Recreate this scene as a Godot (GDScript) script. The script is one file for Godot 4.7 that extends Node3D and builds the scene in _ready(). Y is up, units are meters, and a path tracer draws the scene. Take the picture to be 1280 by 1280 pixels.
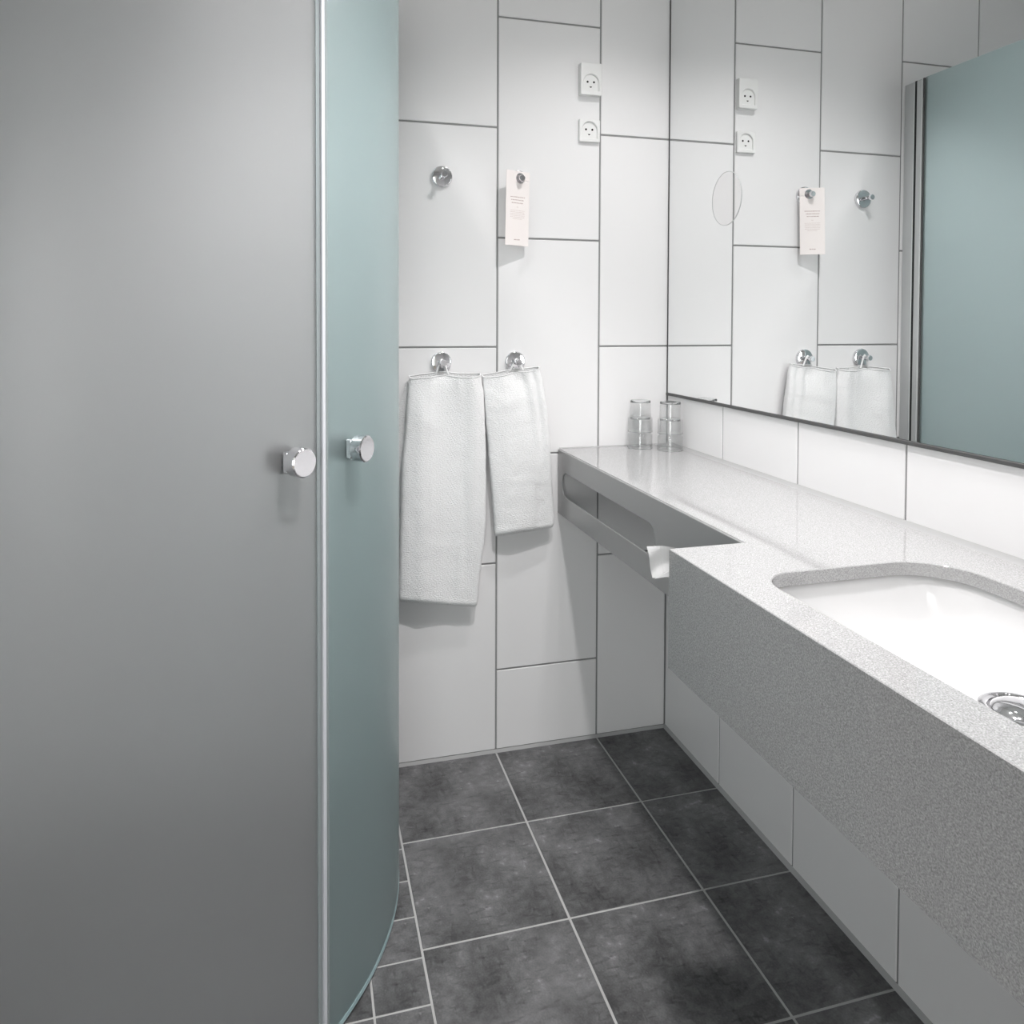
extends Node3D
# A tiled hotel bathroom: curved frosted shower doors, counter with undermount basin, mirror, hooks and towels.
# Room axes: the corner of back wall, right wall and floor is the origin; x runs along the back wall, z towards the viewer.

const CAM_POS := Vector3(-1.0299, 1.2032, 1.9881)
const CAM_ROT := Vector3(-0.0261, -0.2603, 0.0032)
const FOCAL := 933.4
const PRINCIPAL := Vector2(628.5, 425.3)

const JX := 0.2165      # first vertical joint of the back wall, left of the corner
const JZ := 0.2988      # first joint of the right wall and the floor, out from the back wall
const JY := 1.1309      # a horizontal joint of the wall tiles
const TILE := 0.3
const ROOM_L := -1.766
const ROOM_F := 2.4
const CEIL := 2.4
const DOOR_X0 := -1.72
const DOOR_X1 := -0.80
const WINDOW_FILL := 3.6   # energy of the added window light beyond the doorway
const TOP := 0.843      # counter surface
const DOOR_C := Vector2(-1.4216, 0.344)
const DOOR_R := 0.5857

var M := {}
var taken := {}
var tile_cache := {}
var rng := RandomNumberGenerator.new()

# ---------------------------------------------------------------- mesh building
class Shape:
	var v := PackedVector3Array()
	var n := PackedVector3Array()
	func tri(a: Vector3, b: Vector3, c: Vector3, na: Vector3, nb: Vector3, nc: Vector3) -> void:
		var g := (b - a).cross(c - a)
		if g.length_squared() < 1e-20:
			return
		if g.dot(na + nb + nc) > 0.0:
			v.append_array([a, c, b])
			n.append_array([na, nc, nb])
		else:
			v.append_array([a, b, c])
			n.append_array([na, nb, nc])
	func quad(a: Vector3, b: Vector3, c: Vector3, d: Vector3, na: Vector3, nb: Vector3, nc: Vector3, nd: Vector3) -> void:
		tri(a, b, c, na, nb, nc)
		tri(a, c, d, na, nc, nd)
	func flat(a: Vector3, b: Vector3, c: Vector3, d: Vector3, out: Vector3) -> void:
		quad(a, b, c, d, out, out, out, out)
	func mesh() -> ArrayMesh:
		var arr := []
		arr.resize(Mesh.ARRAY_MAX)
		arr[Mesh.ARRAY_VERTEX] = v
		arr[Mesh.ARRAY_NORMAL] = n
		var m := ArrayMesh.new()
		m.add_surface_from_arrays(Mesh.PRIMITIVE_TRIANGLES, arr)
		return m

func numbered(called: String) -> String:
	if not taken.has(called):
		taken[called] = 0
		return called
	taken[called] += 1
	return "%s_%03d" % [called, taken[called]]

func put(called: String, shape, material: Material, parent: Node = null) -> MeshInstance3D:
	var o := MeshInstance3D.new()
	o.mesh = shape.mesh() if shape is Shape else shape
	o.material_override = material
	o.cast_shadow = GeometryInstance3D.SHADOW_CASTING_SETTING_ON
	if parent == null:
		o.name = numbered(called)
		add_child(o, true)
	else:
		o.name = called
		parent.add_child(o, true)
	return o

func thing(called: String, label: String, category: String, at := Vector3.ZERO, group := "") -> Node3D:
	var o := Node3D.new()
	o.name = numbered(called)
	o.position = at
	add_child(o, true)
	tag(o, label, category, group)
	return o

func tag(o: Node, label: String, category: String, group := "") -> void:
	o.set_meta("label", label)
	o.set_meta("category", category)
	if group != "":
		o.set_meta("group", group)

func structure(o: Node, label := "") -> Node:
	o.set_meta("kind", "structure")
	if label != "":
		o.set_meta("label", label)
	return o

func box(s: Shape, lo: Vector3, hi: Vector3, c := 0.0) -> void:
	# a box with chamfered edges
	c = minf(c, 0.49 * minf(hi.x - lo.x, minf(hi.y - lo.y, hi.z - lo.z)))
	var mid := (lo + hi) / 2.0
	var h := (hi - lo) / 2.0
	for ax in 3:
		var u := (ax + 1) % 3
		var w := (ax + 2) % 3
		for sg in [-1.0, 1.0]:
			var out := Vector3.ZERO
			out[ax] = sg
			var p := []
			for k in [[-1, -1], [1, -1], [1, 1], [-1, 1]]:
				var q := mid
				q[ax] += sg * h[ax]
				q[u] += k[0] * (h[u] - c)
				q[w] += k[1] * (h[w] - c)
				p.append(q)
			s.flat(p[0], p[1], p[2], p[3], out)
	if c <= 0.0:
		return
	for ax in 3:
		var u := (ax + 1) % 3
		var w := (ax + 2) % 3
		for su in [-1.0, 1.0]:
			for sw in [-1.0, 1.0]:
				var out := Vector3.ZERO
				out[u] = su
				out[w] = sw
				out = out.normalized()
				var p := []
				for k in [[-1, 0], [1, 0], [1, 1], [-1, 1]]:
					var q := mid
					q[ax] += k[0] * (h[ax] - c)
					q[u] += su * (h[u] - (c if k[1] == 1 else 0.0))
					q[w] += sw * (h[w] - (0.0 if k[1] == 1 else c))
					p.append(q)
				s.flat(p[0], p[1], p[2], p[3], out)
	for sx in [-1.0, 1.0]:
		for sy in [-1.0, 1.0]:
			for sz in [-1.0, 1.0]:
				var g := Vector3(sx, sy, sz)
				var o := g.normalized()
				var t := []
				for ax in 3:
					var q := h - Vector3.ONE * c
					q[ax] += c
					t.append(mid + q * g)
				s.tri(t[0], t[1], t[2], o, o, o)

func area2(p: PackedVector2Array) -> float:
	var a := 0.0
	for i in p.size():
		var q := p[(i + 1) % p.size()]
		a += p[i].x * q.y - q.x * p[i].y
	return a / 2.0

func ccw(p: PackedVector2Array) -> PackedVector2Array:
	var r := p.duplicate()
	if area2(r) < 0.0:
		r.reverse()
	return r

func inset(p: PackedVector2Array, c: float) -> PackedVector2Array:
	# p runs counter-clockwise; positive c moves every edge inwards
	var r := PackedVector2Array()
	var k := p.size()
	for i in k:
		var d0 := (p[i] - p[(i + k - 1) % k]).normalized()
		var d1 := (p[(i + 1) % k] - p[i]).normalized()
		var n0 := Vector2(-d0.y, d0.x)
		var n1 := Vector2(-d1.y, d1.x)
		var b := n0 + n1
		var l := maxf(b.length_squared(), 0.4)
		r.append(p[i] + b * (2.0 * c / l))
	return r

func side(s: Shape, a: PackedVector2Array, za: float, b: PackedVector2Array, zb: float, xf: Transform3D, outward: float, tilt: float) -> void:
	# the wall between outline a at depth za and outline b at zb; outward +1 for the outer outline, -1 for a hole
	var k := a.size()
	var en := []
	for i in k:
		var d := (a[(i + 1) % k] - a[i]).normalized()
		en.append(Vector2(d.y, -d.x) * outward)
	for i in k:
		var e: Vector2 = en[i]
		var p: Vector2 = en[(i + k - 1) % k]
		var q: Vector2 = en[(i + 1) % k]
		var n0: Vector2 = (e + p).normalized() if e.dot(p) > 0.8 else e
		var n1: Vector2 = (e + q).normalized() if e.dot(q) > 0.8 else e
		var w0 := xf.basis * Vector3(n0.x, n0.y, tilt).normalized()
		var w1 := xf.basis * Vector3(n1.x, n1.y, tilt).normalized()
		var j := (i + 1) % k
		s.quad(xf * Vector3(a[i].x, a[i].y, za), xf * Vector3(a[j].x, a[j].y, za), xf * Vector3(b[j].x, b[j].y, zb), xf * Vector3(b[i].x, b[i].y, zb), w0, w1, w1, w0)

func cap(s: Shape, outer: PackedVector2Array, holes: Array, z: float, xf: Transform3D, out: float) -> void:
	var poly := outer.duplicate()
	for h in holes:
		var hole: PackedVector2Array = h.duplicate()
		hole.reverse()
		var best := INF
		var bi := 0
		var bj := 0
		for i in poly.size():
			for j in hole.size():
				var d := poly[i].distance_squared_to(hole[j])
				if d < best:
					best = d
					bi = i
					bj = j
		var joined := PackedVector2Array()
		for i in bi + 1:
			joined.append(poly[i])
		for j in hole.size() + 1:
			joined.append(hole[(bj + j) % hole.size()])
		for i in range(bi, poly.size()):
			joined.append(poly[i])
		poly = joined
	var idx := Geometry2D.triangulate_polygon(poly)
	if idx.is_empty():
		push_warning("cap not triangulated")
	var nn := xf.basis * Vector3(0, 0, out)
	for i in range(0, idx.size(), 3):
		var a := poly[idx[i]]
		var b := poly[idx[i + 1]]
		var c := poly[idx[i + 2]]
		s.tri(xf * Vector3(a.x, a.y, z), xf * Vector3(b.x, b.y, z), xf * Vector3(c.x, c.y, z), nn, nn, nn)

func prism(s: Shape, outline: PackedVector2Array, holes: Array, z0: float, z1: float, c: float, xf := Transform3D.IDENTITY, c_back := -1.0) -> void:
	# extrudes an outline with holes along its own z, the edges at z1 chamfered by c, those at z0 by c_back
	if c_back < 0.0:
		c_back = c
	var o := ccw(outline)
	var hs := []
	for h in holes:
		hs.append(ccw(h))
	var o1 := inset(o, c) if c > 0.0 else o
	var o0 := inset(o, c_back) if c_back > 0.0 else o
	side(s, o, z0 + c_back, o, z1 - c, xf, 1.0, 0.0)
	if c > 0.0:
		side(s, o, z1 - c, o1, z1, xf, 1.0, 1.0)
	if c_back > 0.0:
		side(s, o, z0 + c_back, o0, z0, xf, 1.0, -1.0)
	var h1 := []
	var h0 := []
	for h in hs:
		var w1: PackedVector2Array = inset(h, -c) if c > 0.0 else h
		var w0: PackedVector2Array = inset(h, -c_back) if c_back > 0.0 else h
		side(s, h, z0 + c_back, h, z1 - c, xf, -1.0, 0.0)
		if c > 0.0:
			side(s, h, z1 - c, w1, z1, xf, -1.0, 1.0)
		if c_back > 0.0:
			side(s, h, z0 + c_back, w0, z0, xf, -1.0, -1.0)
		h1.append(w1)
		h0.append(w0)
	cap(s, o1, h1, z1, xf, 1.0)
	cap(s, o0, h0, z0, xf, -1.0)

func round_rect(lo: Vector2, hi: Vector2, radii: Array, seg := 8) -> PackedVector2Array:
	# corners in the order (lo,lo) (hi,lo) (hi,hi) (lo,hi)
	var p := PackedVector2Array()
	var cs := [Vector2(lo.x, lo.y), Vector2(hi.x, lo.y), Vector2(hi.x, hi.y), Vector2(lo.x, hi.y)]
	var dirs := [Vector2(1, 1), Vector2(-1, 1), Vector2(-1, -1), Vector2(1, -1)]
	for i in 4:
		var r: float = radii[i]
		if r <= 0.0:
			p.append(cs[i])
			continue
		var c: Vector2 = cs[i] + dirs[i] * r
		for k in seg + 1:
			var a := PI + (i + float(k) / seg) * PI / 2.0
			p.append(c + Vector2(cos(a), sin(a)) * r)
	return p

func lathe(s: Shape, profile: Array, seg: int, xf := Transform3D.IDENTITY) -> void:
	# profile of (radius, height) turned round the y axis; the outside lies to the right of the walking direction
	var k := profile.size()
	var en := []
	for i in k - 1:
		var d: Vector2 = (profile[i + 1] - profile[i]).normalized()
		en.append(Vector2(d.y, -d.x))
	for i in k - 1:
		var n0: Vector2 = en[i]
		var n1: Vector2 = en[i]
		if i > 0 and en[i].dot(en[i - 1]) > 0.75:
			n0 = (en[i] + en[i - 1]).normalized()
		if i < k - 2 and en[i].dot(en[i + 1]) > 0.75:
			n1 = (en[i] + en[i + 1]).normalized()
		var p0: Vector2 = profile[i]
		var p1: Vector2 = profile[i + 1]
		for j in seg:
			var a := TAU * j / seg
			var b := TAU * (j + 1) / seg
			var ca := Vector3(cos(a), 0, sin(a))
			var cb := Vector3(cos(b), 0, sin(b))
			s.quad(xf * (ca * p0.x + Vector3(0, p0.y, 0)), xf * (cb * p0.x + Vector3(0, p0.y, 0)), xf * (cb * p1.x + Vector3(0, p1.y, 0)), xf * (ca * p1.x + Vector3(0, p1.y, 0)),
				xf.basis * (ca * n0.x + Vector3(0, n0.y, 0)), xf.basis * (cb * n0.x + Vector3(0, n0.y, 0)), xf.basis * (cb * n1.x + Vector3(0, n1.y, 0)), xf.basis * (ca * n1.x + Vector3(0, n1.y, 0)))

func tube(s: Shape, path: Array, r: float, seg := 8, closed := false, flat_by := 1.0) -> void:
	var k := path.size()
	var rings := []
	var norms := []
	for i in k:
		var a: Vector3 = path[(i + k - 1) % k] if (closed or i > 0) else path[i]
		var b: Vector3 = path[(i + 1) % k] if (closed or i < k - 1) else path[i]
		var d := (b - a).normalized()
		var up := Vector3.UP if absf(d.y) < 0.9 else Vector3.RIGHT
		var x := d.cross(up).normalized()
		var y := x.cross(d).normalized()
		var ring := []
		var nn := []
		for j in seg:
			var t := TAU * j / seg
			nn.append((x * cos(t) + y * sin(t)).normalized())
			ring.append(path[i] + x * cos(t) * r * flat_by + y * sin(t) * r)
		rings.append(ring)
		norms.append(nn)
	for i in (k if closed else k - 1):
		var i2 := (i + 1) % k
		for j in seg:
			var j2 := (j + 1) % seg
			s.quad(rings[i][j], rings[i][j2], rings[i2][j2], rings[i2][j], norms[i][j], norms[i][j2], norms[i2][j2], norms[i2][j])
	if not closed:
		for e in [0, k - 1]:
			var out: Vector3 = (path[0] - path[1]).normalized() if e == 0 else (path[k - 1] - path[k - 2]).normalized()
			for j in range(1, seg - 1):
				s.tri(rings[e][0], rings[e][j], rings[e][j + 1], out, out, out)

# ---------------------------------------------------------------- materials
func noise_image(w: int, freq: float, octaves: int, seed_no: int, lo: float, hi: float, contrast := 1.0, type := FastNoiseLite.TYPE_SIMPLEX_SMOOTH) -> PackedFloat32Array:
	var f := FastNoiseLite.new()
	f.seed = seed_no
	f.noise_type = type
	f.frequency = freq
	f.fractal_octaves = octaves
	var im := f.get_seamless_image(w, w, false, false, 0.12, true)
	var data := im.get_data()
	var out := PackedFloat32Array()
	out.resize(w * w)
	for i in w * w:
		var x := clampf((data[i] / 255.0 - 0.5) * contrast + 0.5, 0.0, 1.0)
		out[i] = lerpf(lo, hi, x)
	return out

func grey_texture(w: int, data: PackedFloat32Array) -> ImageTexture:
	var im := Image.create(w, w, false, Image.FORMAT_L8)
	var bytes := PackedByteArray()
	bytes.resize(w * w)
	for i in w * w:
		bytes[i] = int(clampf(data[i], 0.0, 1.0) * 255.0)
	im.set_data(w, w, false, Image.FORMAT_L8, bytes)
	return ImageTexture.create_from_image(im)

func mat(color: Color, rough: float, metal := 0.0, spec := 0.5) -> StandardMaterial3D:
	var m := StandardMaterial3D.new()
	m.albedo_color = color
	m.roughness = rough
	m.metallic = metal
	m.metallic_specular = spec
	return m

func triplanar(m: StandardMaterial3D, size: float, world := false, offset := Vector3.ZERO) -> void:
	m.uv1_triplanar = true
	m.uv1_world_triplanar = world
	m.uv1_scale = Vector3.ONE / size
	m.uv1_offset = offset

func make_materials() -> void:
	rng.seed = 7
	# white wall tile: faint pressed waviness under a silky glaze
	var wave := grey_texture(128, noise_image(128, 0.02, 3, 3, 0.0, 1.0))
	M.wall_tile = mat(Color(0.925, 0.922, 0.923), 0.38, 0.0, 0.45)
	M.wall_tile.heightmap_enabled = true
	M.wall_tile.heightmap_texture = wave
	M.wall_tile.heightmap_scale = 0.02
	triplanar(M.wall_tile, 0.25)
	M.wall_grout = mat(Color(0.58, 0.58, 0.58), 0.9, 0.0, 0.2)
	M.ceiling = mat(Color(0.93, 0.93, 0.92), 0.9, 0.0, 0.2)
	# floor tile: dark grey stoneware, cloudy with darker flecks and a few pale scuffs
	var w := 512
	var big := noise_image(w, 0.006, 4, 11, -1.0, 1.0, 1.3)
	var fine := noise_image(w, 0.045, 4, 12, -1.0, 1.0, 1.3)
	var streak := noise_image(w, 0.02, 3, 13, 0.0, 1.0, 1.8)
	var grit := noise_image(w, 0.25, 2, 14, -1.0, 1.0, 1.4)
	var tone := PackedFloat32Array()
	tone.resize(w * w)
	for y in w:
		for x in w:
			var i := y * w + x
			var st: float = streak[((y * 3) % w) * w + x]
			var st2: float = streak[((y + 171) % w) * w + (x * 3) % w]
			var t := 0.66 + 0.12 * big[i] + 0.07 * fine[i] + 0.045 * grit[i]
			t -= 0.13 * smoothstep(0.62, 0.98, st) * clampf(0.55 + fine[i], 0.0, 1.0)
			t -= 0.10 * smoothstep(0.72, 0.98, st2) * clampf(0.4 + fine[i] - big[i] * 0.5, 0.0, 1.0)
			t += 0.13 * smoothstep(0.80, 1.0, fine[i] * 0.6 + 0.4) * smoothstep(0.1, 0.6, big[i])
			t += 0.22 * smoothstep(0.88, 1.0, grit[i]) * smoothstep(0.35, 0.8, -fine[i])
			tone[i] = t
	var floor_tex := grey_texture(w, tone)
	M.floor_tile = []
	for k in 6:
		var m := mat(Color(0.60, 0.60, 0.605), 0.42, 0.0, 0.42)
		m.albedo_texture = floor_tex
		m.heightmap_enabled = true
		m.heightmap_texture = floor_tex
		m.heightmap_scale = 0.008
		triplanar(m, 0.62, false, Vector3(rng.randf(), rng.randf(), rng.randf()))
		M.floor_tile.append(m)
	M.floor_grout = mat(Color(0.72, 0.72, 0.715), 0.9, 0.0, 0.2)
	M.sealant = mat(Color(0.66, 0.66, 0.66), 0.6, 0.0, 0.3)
	M.white_sealant = mat(Color(0.68, 0.68, 0.68), 0.5, 0.0, 0.4)
	# speckled grey composite of the counter
	w = 512
	var sp := PackedFloat32Array()
	sp.resize(w * w)
	var soft := noise_image(w, 0.30, 2, 21, -1.0, 1.0, 1.8)
	for i in w * w:
		sp[i] = clampf(0.80 + 0.065 * soft[i] + 0.055 * rng.randfn(), 0.4, 1.0)
	M.stone = mat(Color(0.81, 0.81, 0.81), 0.05, 0.0, 0.62)
	M.stone.albedo_texture = grey_texture(w, sp)
	triplanar(M.stone, 0.42)
	M.steel = mat(Color(0.66, 0.66, 0.66), 0.40, 0.6, 0.5)
	M.aluminium = mat(Color(0.80, 0.81, 0.81), 0.38, 0.35, 0.5)
	M.chrome = mat(Color(0.90, 0.90, 0.91), 0.06, 1.0, 0.5)
	M.dark_trim = mat(Color(0.36, 0.36, 0.36), 0.5, 0.4, 0.5)
	M.rubber = mat(Color(0.20, 0.21, 0.21), 0.7, 0.0, 0.3)
	M.dark_knob = mat(Color(0.16, 0.18, 0.20), 0.35, 0.3, 0.5)
	M.mirror = mat(Color(0.95, 0.955, 0.955), 0.0, 1.0, 0.5)
	M.mirror_tinted = mat(Color(0.93, 0.93, 0.93), 0.0, 1.0, 0.5)
	M.ceramic = mat(Color(0.87, 0.87, 0.87), 0.12, 0.0, 0.5)
	M.plastic = mat(Color(0.93, 0.93, 0.925), 0.35, 0.0, 0.5)
	M.pin_hole = mat(Color(0.10, 0.10, 0.10), 0.8, 0.0, 0.2)
	M.seal = mat(Color(0.88, 0.89, 0.91), 0.3, 0.0, 0.5)
	M.clear_seal = mat(Color(0.60, 0.635, 0.64), 0.3, 0.0, 0.5)
	M.lit_edge = mat(Color(0.72, 0.83, 0.84), 0.3, 0.0, 0.5)  # pale teal paints the light caught in the lower glass edge
	M.card = mat(Color(0.95, 0.925, 0.915), 0.7, 0.0, 0.3)
	M.print_dark = mat(Color(0.62, 0.50, 0.48), 0.8, 0.0, 0.2)
	M.print_pale = mat(Color(0.80, 0.74, 0.72), 0.8, 0.0, 0.2)
	M.tissue = mat(Color(0.95, 0.95, 0.95), 0.9, 0.0, 0.2)
	M.tissue.backlight_enabled = true
	M.tissue.backlight = Color(0.35, 0.35, 0.35)
	# terry cloth
	w = 256
	var nap := noise_image(w, 0.05, 3, 31, 0.0, 1.0, 1.7)
	var loops := PackedFloat32Array()
	loops.resize(w * w)
	for y in w:
		for x in w:
			loops[y * w + x] = nap[((y * 2) % w) * w + x]
	M.towel = mat(Color(0.94, 0.94, 0.94), 0.95, 0.0, 0.2)
	M.towel.heightmap_enabled = true
	M.towel.heightmap_texture = grey_texture(w, loops)
	M.towel.heightmap_scale = 0.09
	triplanar(M.towel, 0.085)
	M.towel.rim_enabled = true
	M.towel.rim = 0.4
	M.hem = mat(Color(0.95, 0.95, 0.95), 0.9, 0.0, 0.2)
	# satin-etched glass of the shower
	M.frosted = mat(Color(0.895, 0.90, 0.902, 0.14), 0.37, 0.0, 0.5)
	M.frosted_grazing = mat(Color(0.85, 0.92, 0.922, 0.14), 0.37, 0.0, 0.5)  # same glass; its teal look at a grazing view is put into the tint
	for m in [M.frosted, M.frosted_grazing]:
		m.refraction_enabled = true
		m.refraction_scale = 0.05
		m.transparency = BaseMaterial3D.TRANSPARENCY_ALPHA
	M.glass = mat(Color(0.72, 0.73, 0.73, 0.09), 0.0, 0.0, 0.5)
	M.glass.transparency = BaseMaterial3D.TRANSPARENCY_ALPHA
	M.thick_glass = mat(Color(0.97, 0.98, 0.98, 0.0), 0.0, 0.0, 0.5)
	M.thick_glass.refraction_enabled = true
	M.thick_glass.refraction_scale = 0.05
	M.thick_glass.transparency = BaseMaterial3D.TRANSPARENCY_ALPHA
	M.far_floor = mat(Color(0.55, 0.52, 0.48), 0.7)
	M.added_window_glow = mat(Color(0.9, 0.9, 0.9), 0.5)  # glowing pane of the added window
	M.added_window_glow.emission_enabled = true
	M.added_window_glow.emission = Color(0.99, 1.0, 1.0)
	M.added_window_glow.emission_energy_multiplier = 1.5
	M.lens = mat(Color(1, 1, 1), 0.5)
	M.lens.emission_enabled = true
	M.lens.emission = Color(1.0, 0.99, 0.97)
	M.lens.emission_energy_multiplier = 6.0

# ---------------------------------------------------------------- camera, air, lamps
func set_view() -> void:
	var cam := Camera3D.new()
	cam.name = "camera"
	cam.position = CAM_POS
	cam.rotation = CAM_ROT
	cam.projection = Camera3D.PROJECTION_FRUSTUM
	cam.near = 0.05
	cam.far = 30.0
	cam.size = 1280.0 / FOCAL * cam.near
	cam.frustum_offset = Vector2((640.0 - PRINCIPAL.x) / FOCAL, -(640.0 - PRINCIPAL.y) / FOCAL) * cam.near
	add_child(cam)
	cam.current = true
	var e := Environment.new()
	e.background_mode = Environment.BG_COLOR
	e.background_color = Color.BLACK
	e.tonemap_mode = Environment.TONE_MAPPER_LINEAR
	e.tonemap_exposure = 1.05
	e.sdfgi_enabled = true
	e.ssao_enabled = true
	e.ssil_enabled = true
	var we := WorldEnvironment.new()
	we.name = "air"
	we.environment = e
	add_child(we)

func downlight(at: Vector2, energy: float, label: String, angle := 62.0) -> void:
	var t := thing("ceiling_downlight", label, "lamp", Vector3(at.x, CEIL, at.y), "recessed downlights")
	var s := Shape.new()
	lathe(s, [Vector2(0.0, -0.0005), Vector2(0.036, -0.0005)], 24)
	put("light_disc", s, M.lens, t)
	s = Shape.new()
	lathe(s, [Vector2(0.036, 0.0), Vector2(0.037, -0.005), Vector2(0.048, -0.004), Vector2(0.052, 0.0)], 32)
	put("trim_ring", s, M.aluminium, t)
	var l := SpotLight3D.new()
	l.name = "lamp_light"
	l.position = Vector3(0, -0.012, 0)
	l.rotation.x = -PI / 2
	l.light_energy = energy
	l.light_color = Color(1.0, 0.988, 0.988)
	l.light_size = 0.045
	l.spot_range = 8.0
	l.spot_attenuation = 2.0
	l.spot_angle = angle
	l.spot_angle_attenuation = 0.7
	l.shadow_enabled = true
	t.add_child(l)

func set_lamps() -> void:
	downlight(Vector2(-0.24, 0.68), 1.02, "recessed ceiling downlight above the glasses end of the counter")
	downlight(Vector2(-0.36, 1.36), 0.62, "recessed ceiling downlight above the basin")
	downlight(Vector2(-0.60, 1.20), 2.3, "recessed ceiling downlight in the middle of the room", 52.0)
	downlight(Vector2(-1.06, 0.50), 1.15, "recessed ceiling downlight inside the shower", 48.0)

# ---------------------------------------------------------------- room shell
func tile_mesh(size: Vector3, c := 0.0012) -> ArrayMesh:
	var key := "%.4f %.4f %.4f %.4f" % [size.x, size.y, size.z, c]
	if not tile_cache.has(key):
		var s := Shape.new()
		box(s, -size / 2.0, size / 2.0, c)
		tile_cache[key] = s.mesh()
	return tile_cache[key]

func lay(parent: Node, lo: Vector3, hi: Vector3, material: Material, c := 0.0012) -> void:
	if hi.x - lo.x < 0.008 or hi.y - lo.y < 0.004 or hi.z - lo.z < 0.004:
		return
	var o := put("tile", tile_mesh(hi - lo, c), material, parent)
	o.position = (lo + hi) / 2.0

func rows_of(odd: bool) -> Array:
	# horizontal joints of a column of wall tiles
	var out := [0.006]
	var y := JY - (0.9 if odd else 0.6)
	while y < CEIL:
		out.append(y)
		y += 0.6
	out.append(CEIL)
	return out

func build_room() -> void:
	var g := 0.0025   # half a joint
	var s := Shape.new()
	box(s, Vector3(ROOM_L - 0.1, -0.1, -0.12), Vector3(0.1, CEIL + 0.1, -0.0025))
	var back := structure(put("wall_back", s, M.wall_grout))
	var cols := [0.0]
	var x := JX
	while x < -ROOM_L:
		cols.append(x)
		x += TILE
	cols.append(-ROOM_L)
	for i in cols.size() - 1:
		var r := rows_of(i % 2 == 1)
		for j in r.size() - 1:
			lay(back, Vector3(-cols[i + 1] + g, r[j] + g, -0.010), Vector3(-cols[i] - g, r[j + 1] - g, 0.0), M.wall_tile)
	s = Shape.new()
	box(s, Vector3(0.0025, -0.1, -0.0025), Vector3(0.12, CEIL + 0.1, ROOM_F + 0.1))
	var right := structure(put("wall_right", s, M.wall_grout))
	var zs := [0.0]
	var z := JZ
	while z < ROOM_F:
		zs.append(z)
		z += TILE
	zs.append(ROOM_F)
	for i in zs.size() - 1:
		for r in [[0.006, JY - 0.6], [JY - 0.6, 0.9868]]:
			lay(right, Vector3(0.0, r[0] + g, zs[i] + g), Vector3(0.010, r[1] - (g if r[1] < 0.9 else 0.0), zs[i + 1] - g), M.wall_tile)
	s = Shape.new()
	box(s, Vector3(ROOM_L - 0.12, -0.1, -0.0025), Vector3(ROOM_L - 0.0025, CEIL + 0.1, ROOM_F + 0.1))
	var left := structure(put("wall_left", s, M.wall_grout))
	for i in zs.size() - 1:
		var r := rows_of(i % 2 == 1)
		for j in r.size() - 1:
			lay(left, Vector3(ROOM_L - 0.010, r[j] + g, zs[i] + g), Vector3(ROOM_L, r[j + 1] - g, zs[i + 1] - g), M.wall_tile)
	build_added_doorway()
	s = Shape.new()
	box(s, Vector3(ROOM_L - 0.1, CEIL, -0.1), Vector3(0.1, CEIL + 0.12, ROOM_F + 0.1))
	structure(put("ceiling", s, M.ceiling))
	# floor: large square tiles, small squares in the shower
	s = Shape.new()
	box(s, Vector3(ROOM_L - 0.1, -0.12, -0.1), Vector3(0.1, -0.0015, ROOM_F + 0.1))
	var floor_slab := structure(put("floor", s, M.floor_grout))
	var gf := 0.0026
	var edge := JX + 2.0 * TILE
	var shower_z := 0.0155 + 0.1 * 9.0
	for i in cols.size() - 1:
		for j in zs.size() - 1:
			var x0: float = -cols[i + 1]
			var x1: float = -cols[i]
			var z0: float = zs[j]
			var z1: float = zs[j + 1]
			if x1 <= -edge + 0.001:
				if z1 <= shower_z:
					continue
				z0 = maxf(z0, shower_z)
			lay(floor_slab, Vector3(x0 + gf, -0.010, z0 + gf), Vector3(x1 - gf, 0.0, z1 - gf), M.floor_tile[(i * 5 + j * 3) % 6], 0.0008)
	for i in 10:
		for j in 10:
			var x1 := -edge - 0.1 * i
			var x0 := maxf(x1 - 0.1, ROOM_L)
			var z0 := maxf(0.0155 + 0.1 * (j - 1), 0.0)
			var z1 := 0.0155 + 0.1 * j
			lay(floor_slab, Vector3(x0 + gf * 0.8, -0.010, z0 + gf * 0.8), Vector3(x1 - gf * 0.8, -0.0002, z1 - gf * 0.8), M.floor_tile[(i * 2 + j * 3) % 6], 0.0008)
	# sealant joints
	s = Shape.new()
	prism(s, PackedVector2Array([Vector2(0, 0), Vector2(0.006, 0), Vector2(0, 0.010)]), [], -ROOM_F, 0.0, 0.0, Transform3D(Basis(Vector3(-1, 0, 0), Vector3.UP, Vector3(0, 0, -1)), Vector3.ZERO))
	structure(put("trim_1", s, M.sealant), "grey sealant joint between right wall and floor")
	s = Shape.new()
	prism(s, PackedVector2Array([Vector2(0, 0), Vector2(0.005, 0), Vector2(0, 0.008)]), [], ROOM_L, 0.0, 0.0, Transform3D(Basis(Vector3(0, 0, 1), Vector3.UP, Vector3(1, 0, 0)), Vector3.ZERO))
	structure(put("trim_2", s, M.sealant), "grey sealant joint between back wall and floor")

func slab(called: String, lo: Vector3, hi: Vector3, material: Material) -> Node:
	var s := Shape.new()
	box(s, lo, hi)
	return structure(put(called, s, material))

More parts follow.
